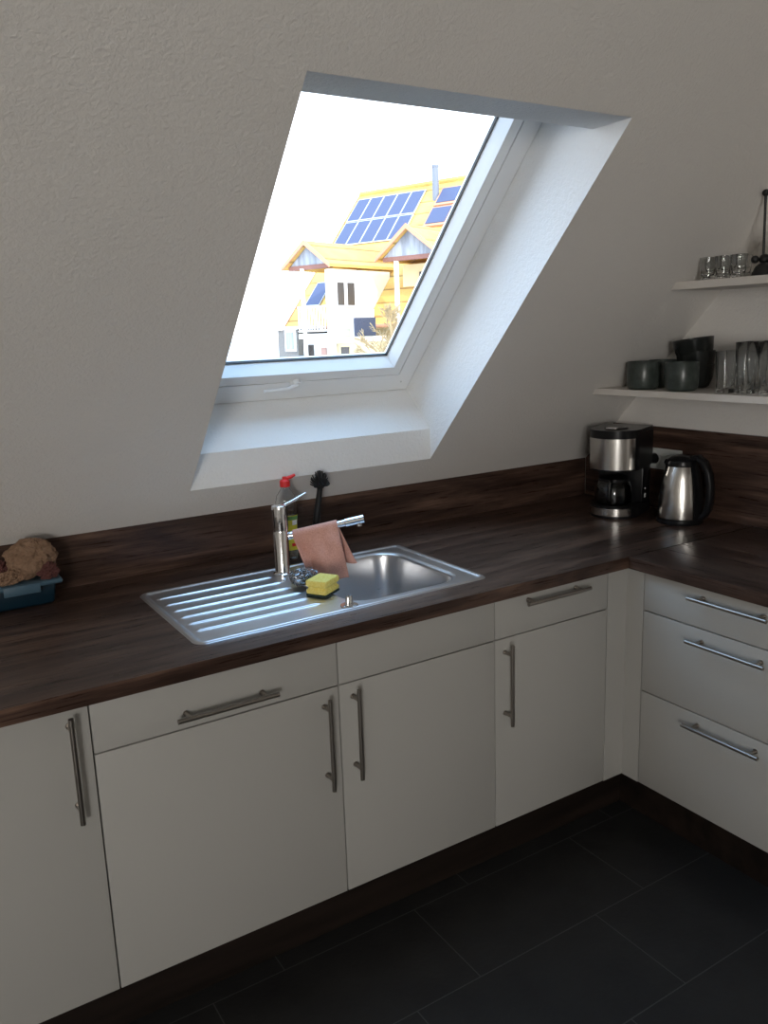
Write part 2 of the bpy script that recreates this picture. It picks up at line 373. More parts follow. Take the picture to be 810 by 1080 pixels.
cabinet_x(-1.6839, -1.0666, 'widest white base cabinet with horizontal bar handle and door, below the sink drainer', [('drawer', ZS, ZC, ((1, 0, 0), -1.375, .783, .252)), ('door', ZB, ZS, ((0, 0, 1), -1.111, .602, .252))])
cabinet_x(-2.284, -1.6839, 'leftmost white base cabinet with one full-height door, cut by the frame', [('door', ZB, ZC, ((0, 0, 1), -1.7285, .733, .248))])
c = empty('drawer_cabinet', (.30, -.382, ZB)); tag(c, 'white three-drawer cabinet along the right wall', 'kitchen cabinet'); ox, oy, oz = c.location
b = MB()
for (a, b1, c1, d, e1, f) in ((.02, .6, -.0855, -.0695, ZB, ZC - .001), (.02, .6, -.6945, -.679, ZB, ZC - .001), (.02, .6, -.679, -.0855, ZB, ZB + .016), (.592, .6, -.679, -.0855, ZB + .016, ZC - .001)):
    b.box(a - ox, b1 - ox, c1 - oy, d - oy, e1 - oz, f - oz)
b.build('carcass', M['carcass'], c, smooth=False)
b = MB(); b.box(.0195 - ox, .6 - ox, -.7115 - oy, -.6955 - oy, 0 - oz, ZC - .001 - oz, .001); b.build('end_panel', M['front'], c)
for z0, z1, hz in ((.7415, ZC, .8365), (.4709, .7415, .7025), (ZB, .4709, .435)):
    b = MB(); b.box(0 - ox, .018 - ox, -.695 + G - oy, -.069 - G - oy, z0 + G - oz, z1 - G - oz, .001); f = b.build('drawer', M['front'], c)
    bar_handle('handle', f, (-.035 - ox, -.381 - oy, hz - oz), (0, 1, 0), .252, (-1, 0, 0))
b = MB(); b.prism([(-.0874 + G, 0, ZB), (0, 0, ZB), (0, -.069 + G, ZB), (.018, -.069 + G, ZB), (.018, .018, ZB), (-.0874 + G, .018, ZB)], (0, 0, ZC - ZB - .001))
tag(b.build('corner_filler', M['front'], smooth=False), 'white L-shaped filler strip in the inner corner between the cabinet runs', 'filler panel')
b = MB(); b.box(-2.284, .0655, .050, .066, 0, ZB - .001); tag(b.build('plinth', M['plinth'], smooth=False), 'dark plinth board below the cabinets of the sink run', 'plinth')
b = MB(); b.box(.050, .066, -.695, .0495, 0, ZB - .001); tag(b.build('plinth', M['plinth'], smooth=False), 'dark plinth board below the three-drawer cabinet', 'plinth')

# ------------------------------------------------------------ sink
SX0, SX1, SY0, SY1, CR = -1.410, -.508, .070, .566, .030
BX0, BX1, BY0, BY1, BR, BD = -.945, -.572, .118, .515, .075, .150
snk = empty('sink', ((SX0 + SX1) / 2, (SY0 + SY1) / 2, ZT)); tag(snk, 'inset stainless steel sink with ribbed drainer left and one bowl right', 'sink')
def sdrr(x, y, x0, x1, y0, y1, r):
    qx = abs(x - (x0 + x1) / 2) - (x1 - x0) / 2 + r; qy = abs(y - (y0 + y1) / 2) - (y1 - y0) / 2 + r
    return math.hypot(max(qx, 0), max(qy, 0)) + min(max(qx, qy), 0) - r
def sst(a, b_, x): t = min(max((x - a) / (b_ - a), 0), 1); return t * t * (3 - 2 * t)
RY = [.483, .415, .352, .290, .230, .171]
def sink_h(x, y):
    d = -sdrr(x, y, SX0, SX1, SY0, SY1, CR)
    h = .0005 + .0045 * sst(0, .006, d) - .0035 * sst(.012, .024, d)
    for ry in RY:
        if x < -1.0:
            w = 1 - sst(.0035, .0075, abs(y - ry)); w *= sst(-1.378, -1.368, x) * (1 - sst(-1.035, -1.015, x)); h += .0034 * w
    g = -sdrr(x, y, BX0, BX1, BY0, BY1, BR)
    h -= .003 * sst(-.012, .0, g)
    h -= BD * sst(0, .030, g) ** .8 + .008 * sst(.03, .16, g)
    return h
def axis_pts(a, b_, extra):
    n = int((b_ - a) / .005); P = {round(a + (b_ - a) * i / n, 5) for i in range(n + 1)}
    for (c0, c1, st) in extra:
        q = c0
        while q <= c1: P.add(round(q, 5)); q += st
    P = sorted(P); o = [P[0]]
    for q in P[1:]:
        if q - o[-1] > .0011: o.append(q)
    o[-1] = P[-1]; return o
AX = axis_pts(SX0, SX1, [(SX0, SX0 + .03, .0015), (SX1 - .03, SX1, .0015), (BX0 - .015, BX0 + .035, .002), (BX1 - .035, BX1 + .015, .002)])
AY = axis_pts(SY0, SY1, [(SY0, SY0 + .03, .0015), (SY1 - .03, SY1, .0015), (BY0 - .015, BY0 + .035, .002), (BY1 - .035, BY1 + .015, .002)] + [(r_ - .009, r_ + .009, .0014) for r_ in RY])
b = MB(); grid = []; cx_, cy_, cz_ = snk.location
for x in AX:
    row = []
    for y in AY:
        X_, Y_ = x, y
        d = sdrr(x, y, SX0, SX1, SY0, SY1, CR)
        if d > 0:
            ccx = SX0 + CR if x < 0 and x < (SX0 + SX1) / 2 else SX1 - CR; ccy = SY0 + CR if y < (SY0 + SY1) / 2 else SY1 - CR
            v_ = Vector((x - ccx, y - ccy)).normalized() * CR; X_, Y_ = ccx + v_.x, ccy + v_.y
        row.append(b.bm.verts.new((X_ - cx_, Y_ - cy_, sink_h(X_, Y_))))
    grid.append(row)
for i in range(len(AX) - 1):
    for j in range(len(AY) - 1):
        try: b.bm.faces.new((grid[i][j], grid[i + 1][j], grid[i + 1][j + 1], grid[i][j + 1]))
        except ValueError: pass
b.build('basin', M['steel'], snk, ang=80)
bcx, bcy = (BX0 + BX1) / 2, (BY0 + BY1) / 2
b = MB(); b.lathe([(0, .001), (.030, .001), (.034, .004), (.043, .004), (.045, .0)], (bcx - cx_, bcy - cy_, -BD - .011)); 
b.build('drain_strainer', M['chrome'], snk)
b = MB(); b.lathe([(0, .005), (.014, .005), (.024, .0045), (.0255, .002), (.0255, -.001)], (-.968 - cx_, .1 - cy_, .0015), 28)
b.lathe([(.0, .030), (.0075, .030), (.0095, .027), (.0125, .004)], (-.968 - cx_, .1 - cy_, .0015), 24, sx=1.0, sy=.7); b.build('drain_knob', M['chrome'], snk)

# ------------------------------------------------------------ tap
FX, FY = -.978, .492
tap = empty('kitchen_tap', (FX, FY, ZT + .001)); tag(tap, 'chrome single-lever tap with long spout behind the sink', 'tap')
b = MB(); b.lathe([(0, 0), (.030, 0), (.030, .006), (.0245, .010), (.0235, .012), (.0235, .135), (.0225, .137), (.0225, .141), (.0245, .143), (.0245, .205), (.023, .216), (.016, .219), (0, .219)], n=40)
b.build('tap_body', M['chrome'], tap)
a0 = Vector((.018, -.004, .118)); a1 = Vector((-.745 - FX, .385 - FY, 1.071 - ZT - .001)); ad = (a1 - a0).normalized()
b = MB(); b.tube([a0, a0 + ad * .03, a0 + ad * .032, a1 - ad * .06, a1 - ad * .058, a1], [.012, .012, .0105, .0105, .0125, .0125], 20)
b.tube([a1 - ad * .014 + Vector((0, 0, -.004)), a1 - ad * .014 + Vector((0, 0, -.020))], .009, 16); b.build('spout', M['chrome'], tap)
b = MB(); b.tube([(.008, 0, .212), (.040, 0, .222), (.092, 0, .242)], [.0045, .0045, .004], 12); b.build('lever', M['chrome'], tap)

# ------------------------------------------------------------ cloth over the spout
A0 = Vector(tap.location) + a0 + ad * .018; A1 = Vector(tap.location) + a0 + ad * .158
clo = empty('dish_cloth', ((A0 + A1) / 2)); tag(clo, 'salmon pink cleaning cloth draped over the tap spout', 'cloth')
f_ = Vector((ad.y, -ad.x, 0)).normalized()            # horizontal, towards the viewer side
if f_.y > 0: f_ = -f_
def cloth_mesh(t0, t1, l_front, l_back, r0, drop0, drop1, seed):
    b = MB(); NU, NV = 26, 60; g = []
    org = Vector(clo.location)
    for i in range(NU + 1):
        u = i / NU; row = []; base = A0.lerp(A1, t0 + (t1 - t0) * u); lf = l_front + (drop0 + (drop1 - drop0) * u); lb = l_back * (1 - .25 * (1 - u))
        tot = lf + PI * r0 + lb
        for j in range(NV + 1):
            s_ = j / NV * tot
            if s_ < lf: h = lf - s_; p_ = base + f_ * (r0 + .012 * sst(0, .1, h)) + Vector((0, 0, -h)); k = h
            elif s_ < lf + PI * r0: a = (s_ - lf) / r0; p_ = base + f_ * (r0 * math.cos(a)) + Vector((0, 0, r0 * math.sin(a))); k = 0
            else: h = s_ - lf - PI * r0; p_ = base - f_ * (r0 + .004) + Vector((0, 0, -h)); k = h
            amp = min(k / .04, 1)
            w = noise.noise(Vector((u * 3 + seed, s_ * 9, seed))) * .026 + math.sin(u * 8 + seed + k * 16) * .009
            p_ = p_ + f_ * w * amp * (1 if s_ < lf else -.6) - ad * (.018 * amp * (u - .5) * (k / .12)) + ad * (.03 * k / .12 if s_ < lf else .05 * k / .1)
            row.append(b.bm.verts.new(p_ - org))
        g.append(row)
    for i in range(NU):
        for j in range(NV): b.bm.faces.new((g[i][j], g[i + 1][j], g[i + 1][j + 1], g[i][j + 1]))
    return b
o = cloth_mesh(0, 1.0, .160, .140, .0135, -.010, .010, 1.7).build('cloth', M['cloth'], None, ang=180)
o.location = clo.location; o.modifiers.new('s', 'SOLIDIFY').thickness = .0022; o.name = 'dish_cloth'
for k in ('label', 'category'): o[k] = clo[k]
bpy.data.objects.remove(clo); o.name = 'dish_cloth'

# ------------------------------------------------------------ sponge, scourer, soap, brush
sp_ = empty('sponge', (-.972, .242, ZT + .0022), R(32)); tag(sp_, 'yellow grooved sponge with dark scouring side at the bowl edge', 'sponge')
b = MB(); b.box(-.040, .040, -.032, .032, 0, .007, .002); b.build('scouring_pad', M['scourpad'], sp_)
b = MB(); rg = []
for hx_, hy_, z in ((.038, .030, .0075), (.040, .032, .010), (.040, .032, .017), (.035, .028, .0225), (.0345, .0275, .0255), (.0405, .0325, .031), (.0405, .0325, .043), (.0385, .0305, .046)):
    q = []
    for sx_, sy_ in ((1, 1), (-1, 1), (-1, -1), (1, -1)):
        for a in range(5):
            t = {(1, 1): 0, (-1, 1): 90, (-1, -1): 180, (1, -1): 270}[sx_, sy_] + a * 22.5
            q.append(b.bm.verts.new((sx_ * (hx_ - .004) + .004 * math.cos(R(t)), sy_ * (hy_ - .004) + .004 * math.sin(R(t)), z)))
    rg.append(q)
for A_, B_ in zip(rg, rg[1:]):
    for k in range(20): b.bm.faces.new((A_[k], A_[(k + 1) % 20], B_[(k + 1) % 20], B_[k]))
b.bm.faces.new(rg[0][::-1]); b.bm.faces.new(rg[-1])
b.build('foam', M['sponge'], sp_)
random.seed(4)
sw = empty('steel_scourer', (-.985, .335, ZT + .003)); tag(sw, 'dark curly steel scourer behind the yellow sponge', 'scourer')
b = MB()
for k in range(46):
    ph, th_ = random.random() * 6.28, random.random() * 3; pts = []; tilt = Matrix.Rotation(random.uniform(0, 3), 3, Vector((random.random() - .5, random.random() - .5, random.random() - .5)).normalized())
    rr = random.uniform(.016, .034); off_ = Vector((random.uniform(-.008, .008), random.uniform(-.008, .008), 0))
    for i in range(26):
        t = i / 25 * 2 * PI; v_ = tilt @ Vector((rr * math.cos(t), rr * math.sin(t), .004 * math.sin(9 * t + ph)))
        v_ = v_ + noise.noise_vector(v_ * 45 + Vector((k, 0, 0))) * .014; pts.append(Vector((v_.x * 1.15, v_.y, .026 + max(v_.z * .75, -.024))) + off_)
    b.tube(pts, .0012, 4)
b.build('curls', M['scour'], sw)
# soap bottle
bo = empty('soap_bottle', (-.885, .640, ZT)); tag(bo, 'clear washing-up liquid bottle with red cap behind the tap', 'bottle')
bo.rotation_euler = (0, 0, R(-25))
b = MB(); b.lathe([(0, 0), (.030, 0), (.034, .006), (.035, .05), (.031, .10), (.035, .155), (.036, .185), (.030, .215), (.018, .232), (.0145, .238), (.0145, .248), (.0133, .248), (.0133, .238), (.017, .231), (.0285, .214), (.0345, .185), (.0335, .155), (.0296, .10), (.0336, .05), (.0325, .007), (0, .004)], sy=.68, n=32)
b.build('bottle_body', M['glass'], bo)
b = MB(); b.lathe([(0, .0045), (.028, .0045), (.0318, .008), (.0330, .05), (.0290, .10), (.0325, .145), (0, .146)], sy=.67, n=32); b.build('soap', M['liquid'], bo)
b = MB(); b.lathe([(.0150, .243), (.0165, .244), (.0165, .262), (.012, .267), (.0075, .268), (.0075, .276), (0, .277)], n=24)
b.box(.006, .036, -.006, .006, .268, .276, .002, mtx=Matrix.Rotation(R(-18), 4, 'Y') @ Matrix.Translation((-.085, 0, .003))) if False else b.tube([(.004, 0, .270), (.020, 0, .274), (.034, 0, .281)], [.0055, .006, .0045], 10)
b.build('cap', M['red'], bo)
def decal(name, m, z0, z1, a0_, a1_, dr=.0008):
    b = MB(); n = 16; prf = [(.035, .05), (.031, .10), (.035, .155)]
    def rad(z): return .035 - .004 * math.sin(PI * min(max((z - .05) / .105, 0), 1))
    g = [[b.bm.verts.new(((rad(z) + dr) * math.cos(a), (rad(z) + dr) * .68 * math.sin(a), z)) for a in [a0_ + (a1_ - a0_) * i / n for i in range(n + 1)]] for z in [z0 + (z1 - z0) * k / 8 for k in range(9)]]
    for k in range(8):
        for i in range(n): b.bm.faces.new((g[k][i], g[k][i + 1], g[k + 1][i + 1], g[k + 1][i]))
    return b.build(name, m, bo)
lb = decal('label_sticker', M['label_y'], .035, .150, R(-150), R(-2)); decal('label_band', M['label_g'], .075, .10, R(-150), R(-2), .0012).parent = lb
decal('label_band', M['label_g'], .135, .148, R(-150), R(-2), .0012).parent = lb; decal('label_spot', M['white'], .118, .134, R(-60), R(-18), .0014).parent = lb
decal('label_spot', M['red'], .048, .058, R(-70), R(-30), .0014).parent = lb
# brush
br = empty('dish_brush', (-.790, .655, ZT)); tag(br, 'black dish brush standing bristles-up beside the clear bottle', 'brush')
tip = Vector((-.766 + .790, .625 - .655, .225))
b = MB(); b.tube([(0, 0, .0), tip * .25, tip * .6, tip * .97, tip * 1.02], [.012, .0125, .0115, .009, .010], 12); b.ball(tip * 1.03, .014, 1, 1, .8); b.build('brush_handle', M['blackmat'], br)
b = MB(); random.seed(9)
for k in range(64):
    ph = random.random() * 2 * PI; el = R(random.uniform(-8, 90)) 
    dr = Vector((math.cos(ph) * math.cos(el), math.sin(ph) * math.cos(el), math.sin(el)))
    b.tube([tip * 1.03 + dr * .010, tip * 1.03 + Vector((dr.x * .026, dr.y * .026, dr.z * .032 + .004)), tip * 1.03 + Vector((dr.x * .033, dr.y * .030, dr.z * .044 + .008))], [.0030, .0026, .0022], 6)
b.build('bristles', M['blackmat'], br)

# ------------------------------------------------------------ blue box and paper bag
bx = empty('storage_box', (-1.725, .685, ZT)); tag(bx, 'blue plastic food box with pale clip rim, at the left end', 'plastic box')
b = MB(); b.box(-.10, .103, -.038, .048, 0, .062, .010, 3); bm_ = b.bm
for v in bm_.verts: f2 = 1 + .10 * v.co.z / .062; v.co.x *= f2; v.co.y *= f2
b.build('box_body', M['blue'], bx)
b = MB(); b.box(-.122, .128, -.058, .056, .060, .074, .006, 3); b.build('rim', M['bluelid'], bx)
b = MB(); b.box(-.030, .066, -.0635, -.0585, .046, .073, .002); b.build('clip', M['bluelid'], bx)
bag = empty('paper_bag', (-1.675, .690, ZT + .0745)); tag(bag, 'crumpled brown paper bag lying on the blue plastic box', 'paper bag')
def crumple(name, c, r, sx, sy, sz, seed, m, amp=.16):
    b = MB(); q = bmesh.ops.create_icosphere(b.bm, subdivisions=5, radius=1.0)
    for v in b.bm.verts:
        d_ = v.co.normalized(); n_ = noise.fractal(d_ * 1.9 + Vector((seed, 0, 0)), .7, 2.2, 4)
        n2 = abs(noise.noise(d_ * 3.5 + Vector((0, seed, 0))))
        k = r * (1 + amp * n_ - amp * .9 * n2); z = d_.z * k * sz
        v.co = Vector((c[0] + d_.x * k * sx, c[1] + d_.y * k * sy, max(c[2] + z, 0)))
    return b.build(name, m, bag, ang=25)
crumple('bag_body', (.006, .0, .055), .066, 1.12, .80, .86, 3.1, M['paper'])
crumple('bag_fold', (-.060, -.034, .016), .030, 1.3, .7, .75, 8.2, M['paper'], .35)
crumple('bag_fold', (.045, -.044, .022), .022, 1.2, .7, 1.1, 5.5, M['paperbag_in'], .45)
crumple('bag_fold', (-.075, -.01, .03), .03, .8, .8, 1.1, 2.5, M['paperbag_in'], .35)

# ------------------------------------------------------------ coffee maker
cm = empty('coffee_maker', (.398, .420, ZT + .0005), math.atan2(-.38, -.925) + PI / 2); tag(cm, 'black and steel filter coffee maker in the worktop corner', 'coffee maker')
# local: front is -Y
def dshape(r, back, n=24, hw=None, a0_=180, a1_=360):
    hw = hw or r
    P_ = [(r * math.cos(R(a)), r * math.sin(R(a))) for a in [a0_ + (a1_ - a0_) * i / n for i in range(n + 1)]]
    return P_ + [(hw, back), (-hw, back)]
def dprism(b, r, back, z0, z1, bev=.003, **k):
    P_ = dshape(r, back, **k); n0 = set(b.bm.edges); b.prism([(x, y, z0) for x, y in P_], (0, 0, z1 - z0))
    if bev:
        es = [e_ for e_ in b.bm.edges if e_ not in n0 and abs(e_.verts[0].co.z - e_.verts[1].co.z) < 1e-6]
        bmesh.ops.bevel(b.bm, geom=es, offset=bev, segments=2, affect='EDGES')
    return b
b = MB(); dprism(b, .090, .145, 0, .043); b.build('base', M['black'], cm)
b = MB(); b.box(-.088, .088, .055, .145, .043, .190, .006); b.build('water_tank', M['black'], cm)
b = MB(); dprism(b, .094, .145, .180, .322, .004); b.build('filter_housing', M['black'], cm)
b = MB(); dprism(b, .097, .147, .322, .333, .005); b.lathe([(.045, .333), (.043, .337), (.02, .339), (0, .339)], n=28); b.build('lid', M['black'], cm)
b = MB(); b.box(-.02, .02, -.06, -.03, .3335, .341, .002); b.build('lid_latch', M['brushed'], cm)
def band(r, z0, z1, a0_, a1_, name, t=.0016):
    b = MB(); n = 30; A_ = [R(a0_ + (a1_ - a0_) * i / n) for i in range(n + 1)]
    P_ = [((r + t) * math.cos(a), (r + t) * math.sin(a)) for a in A_] + [(r * math.cos(a), r * math.sin(a)) for a in A_[::-1]]
    b.prism([(x, y, z0) for x, y in P_], (0, 0, z1 - z0)); return b.build(name, M['brushed'], cm)
band(.0943, .186, .302, 212, 336, 'steel_panel'); band(.0903, .010, .038, 205, 330, 'steel_trim')
b = MB(); b.lathe([(0, .0462), (.066, .0462), (.066, .0445), (0, .0445)], (0, -.016, 0)); b.build('hot_plate', M['blackmat'], cm)
car = None
b = MB(); b.lathe([(0, .047), (.056, .047), (.067, .055), (.070, .080), (.065, .118), (.054, .138), (.056, .146), (.0545, .146), (.0525, .138), (.0635, .118), (.0683, .08), (.0655, .057), (.055, .0495), (0, .0495)], (0, -.016, 0), 40)
car = b.build('carafe', M['smoke'], cm)
b = MB(); b.lathe([(.053, .134), (.0565, .136), (.0565, .146), (.03, .155), (0, .157)], (0, -.016, 0), 32); b.lathe([(.0605, .112), (.062, .112), (.062, .117), (.0600, .117)], (0, -.016, 0), 32); b.build('carafe_lid', M['black'], car)
b = MB(); b.tube([(.012, -.066, .142), (.016, -.100, .140), (.017, -.108, .11), (.016, -.102, .078), (.013, -.080, .072)], .006, 10); b.build('carafe_handle', M['black'], car)
b = MB(); b.box(.0882, .0915, .075, .088, .060, .076, .001); b.box(.0882, .0915, .078, .084, .092, .098, .001); b.build('switch', M['socket'], cm)

# ------------------------------------------------------------ kettle
kt = empty('kettle', (.485, .188, ZT + .0005), math.atan2(-.985, .17)); tag(kt, 'brushed steel electric kettle with black handle beside the coffee maker', 'kettle')
# local: handle +X, spout -X
b = MB(); b.lathe([(0, 0), (.080, 0), (.082, .006), (.081, .016), (.074, .020), (0, .020)], n=40); b.build('power_base', M['black'], kt)
b = MB(); b.lathe([(0, .021), (.078, .021), (.0785, .030), (.077, .07), (.072, .12), (.064, .17), (.054, .207), (.051, .214), (0, .214)], n=64); b.build('kettle_body', M['brushed'], kt)
b = MB(); b.lathe([(.053, .205), (.0545, .214), (.051, .228), (.036, .241), (.015, .247), (0, .247)], n=40); b.build('lid', M['black'], kt)
b = MB(); b.prism([(-.050, -.014, .196), (-.068, -.004, .214), (-.068, .004, .214), (-.050, .014, .196), (-.048, .0, .17)], (0.006, 0, .012)); b.build('kettle_spout', M['black'], kt)
b = MB(); n = 14; prf = [(.0795, .021), (.0800, .035), (.0785, .07), (.0735, .12), (.0655, .17), (.056, .207), (.050, .232)]
g = [[b.bm.verts.new(((r_ + .0012) * math.cos(R(-26 + 52 * i / n)), (r_ + .0012) * math.sin(R(-26 + 52 * i / n)), z)) for i in range(n + 1)] for r_, z in prf]
for k in range(len(prf) - 1):
    for i in range(n): b.bm.faces.new((g[k][i], g[k][i + 1], g[k + 1][i + 1], g[k + 1][i]))
b.build('handle_backing', M['black'], kt)
b = MB(); path = [(.040, .236), (.062, .240), (.085, .226), (.103, .190), (.111, .145), (.112, .100), (.106, .060), (.092, .034), (.072, .026)]
rings = []
for i, (x, z) in enumerate(path):
    p0 = Vector(path[max(i - 1, 0)]); p1 = Vector(path[min(i + 1, len(path) - 1)]); t = (p1 - p0).normalized(); nrm = Vector((-t.y, t.x)); hw = .017; ht = .011
    rings.append([b.bm.verts.new((x + nrm.x * a_, w_, z + nrm.y * a_)) for a_, w_ in ((-ht, -hw * .7), (-ht * .6, -hw), (ht * .6, -hw), (ht, -hw * .7), (ht, hw * .7), (ht * .6, hw), (-ht * .6, hw), (-ht, hw * .7))])
for A_, B_ in zip(rings, rings[1:]):
    for k in range(8): b.bm.faces.new((A_[k], A_[(k + 1) % 8], B_[(k + 1) % 8], B_[k]))
b.bm.faces.new(rings[0]); b.bm.faces.new(rings[-1][::-1]); b.build('kettle_handle', M['black'], kt, ang=50)

# ------------------------------------------------------------ wall socket
so_ = empty('wall_socket', (XR - .0127, .365, 1.108), 0); tag(so_, 'double wall socket with black plug on the right splashback', 'socket')
b = MB(); b.box(-.009, 0, -.082, .082, -.041, .041, .003); b.build('socket_plate', M['socket'], so_)
for y_ in (.041, -.041):
    b = MB(); mt_ = Matrix.Translation((-.0092, y_, 0)) @ Matrix.Rotation(-PI / 2, 4, 'Y')
    b.lathe([(.0285, 0), (.0285, .0025), (.0245, .0025), (.0245, -.0), (0, -.0)], n=28, mtx=mt_); b.build('socket_insert', M['socket'], so_)
pg = MB(); pg.tube([(0, 0, 0), (-.010, 0, 0), (-.030, 0, -.002)], [.021, .020, .014], 20); pg.tube([(-.027, 0, -.004), (-.034, 0, -.03), (-.030, 0, -.075), (-.020, .01, -.11)], [.008, .005, .004, .004], 8)
o = pg.build('power_plug', M['black']); o.location = (XR - .0228, .406, 1.108); tag(o, 'black plug with cable in the socket behind the kettle', 'plug')

# ------------------------------------------------------------ shelves
def shelf(z0, z1, label):
    b = MB(); x0, x1 = .346, XR - .0005; ye = -.95; k = .001
    b.prism([(x0, ye, z0), (x0, slope_y(z0) - k, z0), (x0, slope_y(z1) - k, z1), (x0, ye, z1)], (x1 - x0, 0, 0))
    bmesh.ops.bevel(b.bm, geom=b.bm.edges[:], offset=.0008, segments=1, affect='EDGES')
    tag(b.build('wall_shelf', M['shelf'], smooth=False), label, 'shelf')
ZL, ZU = 1.394, 1.757
shelf(1.371, ZL, 'lower pale wall shelf holding dark cups, bowls and tall glasses'); shelf(1.732, ZU, 'upper pale wall shelf holding the small glasses')
# mugs
b = MB(); b.lathe([(0, 0), (.044, 0), (.052, .006), (.056, .020), (.0565, .096), (.055, .0985), (.053, .096), (.0525, .02), (.048, .008), (0, .006)], n=40)
mg = b.build('stoneware_cup', M['mug']); spots = [(.408, .310, 'leftmost dark green stoneware cup at the front left end of the lower shelf'), (.530, .317, 'dark stoneware cup set back against the wall between the two front cups'), (.412, .146, 'dark stoneware cup at the shelf front, in front of the stacked bowls')]
for i, (x, y, l) in enumerate(spots):
    o = mg if i == 0 else mg.copy()
    if i: COL.objects.link(o)
    o.location = (x, y, ZL + .0003); o.rotation_euler = (0, 0, i * 1.3); tag(o, l, 'cup', 'dark cups on the lower shelf')
def bowl_mesh(r, h):
    b = MB(); b.lathe([(0, 0), (r * .60, 0), (r * .74, .006), (r * .93, h * .45), (r, h), (r - .002, h + .0015), (r - .005, h), (r * .90, h * .47), (r * .70, .012), (0, .010)], n=44); return b
for i, (z, rot, l, dx) in enumerate(((0, 0, 'lowest black bowl of the stack on the lower shelf', 0), (.052, 0, 'middle black bowl of the stack on the lower shelf', 0), (.0975, -7, 'topmost black bowl of the stack, tilted upward to the right', -.003))):
    o = bowl_mesh((.066, .067, .070)[i], (.082, .078, .075)[i]).build('stacked_bowl', M['bowl']); o.location = (.545 + dx, .195, ZL + z + .0003); o.rotation_euler = (0, 0, 0)
    if rot: o.rotation_euler = Matrix.Rotation(R(rot), 3, Vector((.74, .67, 0))).to_euler()
    tag(o, l, 'bowl', 'stacked black bowls')
def tumbler(r0, r1, h, flute=0.):
    b = MB(); n = 36; base = .012
    prof = [(0, 0), (r0 * .95, 0), (r0, .003), (r0 * .93, h * .25), (r0 + (r1 - r0) * .5, h * .6), (r1, h), (r1 - .0012, h + .0005), (r1 - .0016, h - .0005), (r0 + (r1 - r0) * .5 - .0016, h * .6), (r0 * .93 - .0018, h * .25), (r0 - .006, base + .002), (0, base)]
    b.lathe(prof, n=n)
    if flute:
        for v in b.bm.verts:
            r_ = math.hypot(v.co.x, v.co.y)
            if r_ > .004:
                a = math.atan2(v.co.y, v.co.x); k = 1 + flute * math.sin(6 * a + v.co.z * 28) * math.sin(PI * min(v.co.z / h, 1)); v.co.x *= k; v.co.y *= k
    return b
gl = tumbler(.030, .034, .134).build('drinking_glass', M['glass'], ang=60); L_ = [(.42, -.020, 'shortest straight glass on the lower shelf, beside the bowls'), (.50, .000, 'straight glass behind the first one, right of the bowls')]
for i, (x, y, l) in enumerate(L_):
    o = gl if i == 0 else gl.copy()
    if i: COL.objects.link(o)
    o.location = (x, y, ZL + .0003); tag(o, l, 'glass', 'straight glasses on the lower shelf')
tg = tumbler(.029, .036, .163, .045).build('tall_glass', M['glass'], ang=80)
L_ = [(.415, -.098, 'tall wavy glass at the shelf front, leftmost of the tall ones'), (.495, -.080, 'tall wavy glass in the back row behind the leftmost'), (.415, -.178, 'tall wavy glass at the shelf front, at the right picture edge'), (.495, -.160, 'tall wavy glass in the back row at the right picture edge'), (.575, -.105, 'tall wavy glass against the wall in the third row')]
for i, (x, y, l) in enumerate(L_):
    o = tg if i == 0 else tg.copy()
    if i: COL.objects.link(o)
    o.location = (x, y, ZL + .0003); o.rotation_euler = (0, 0, i * .7); tag(o, l, 'glass', 'tall glasses on the lower shelf')
sg = tumbler(.022, .0255, .070).build('small_glass', M['glass'], ang=60)
L_ = [(.385, .040, 'small glass leftmost at the front of the upper shelf'), (.385, -.016, 'small glass second from left at the front of the upper shelf'), (.385, -.072, 'small glass third at the front of the upper shelf'), (.445, .068, 'small glass leftmost of the back row on the upper shelf'), (.445, .010, 'small glass second in the back row on the upper shelf'), (.445, -.048, 'small glass third in the back row, left of the black stand')]
for i, (x, y, l) in enumerate(L_):
    o = sg if i == 0 else sg.copy()
    if i: COL.objects.link(o)
    o.location = (x, y, ZU + .0003); tag(o, l, 'glass', 'small glasses on the upper shelf')
# black long-stemmed stand and jar on the upper shelf
st = empty('black_stirrer_stand', (.43, -.132, ZU + .0003)); tag(st, 'black stand with bell-shaped base and long thin knobbed rod', 'stand')
b = MB(); b.lathe([(0, 0), (.040, 0), (.038, .012), (.028, .030), (.016, .040), (0, .042)], n=30); b.ball((.006, .008, .052), .016); b.ball((-.012, .028, .052), .012); b.build('bell_base', M['blackmat'], st)
b = MB(); b.tube([(.006, .012, .06), (.004, .015, .245)], [.0036, .0040], 10); b.build('rod', M['blackmat'], st)
b = MB(); b.ball((.004, .015, .248), .0105); b.build('rod_knob', M['blackmat'], st)
b = MB(); b.lathe([(0, 0), (.036, 0), (.038, .004), (.038, .13), (.0368, .1305), (.0358, .13), (.0358, .008), (0, .006)], n=36); o = b.build('glass_jar', M['glass']); o.location = (.405, -.214, ZU + .0003); tag(o, 'clear straight glass jar at the right edge of the upper shelf', 'jar')

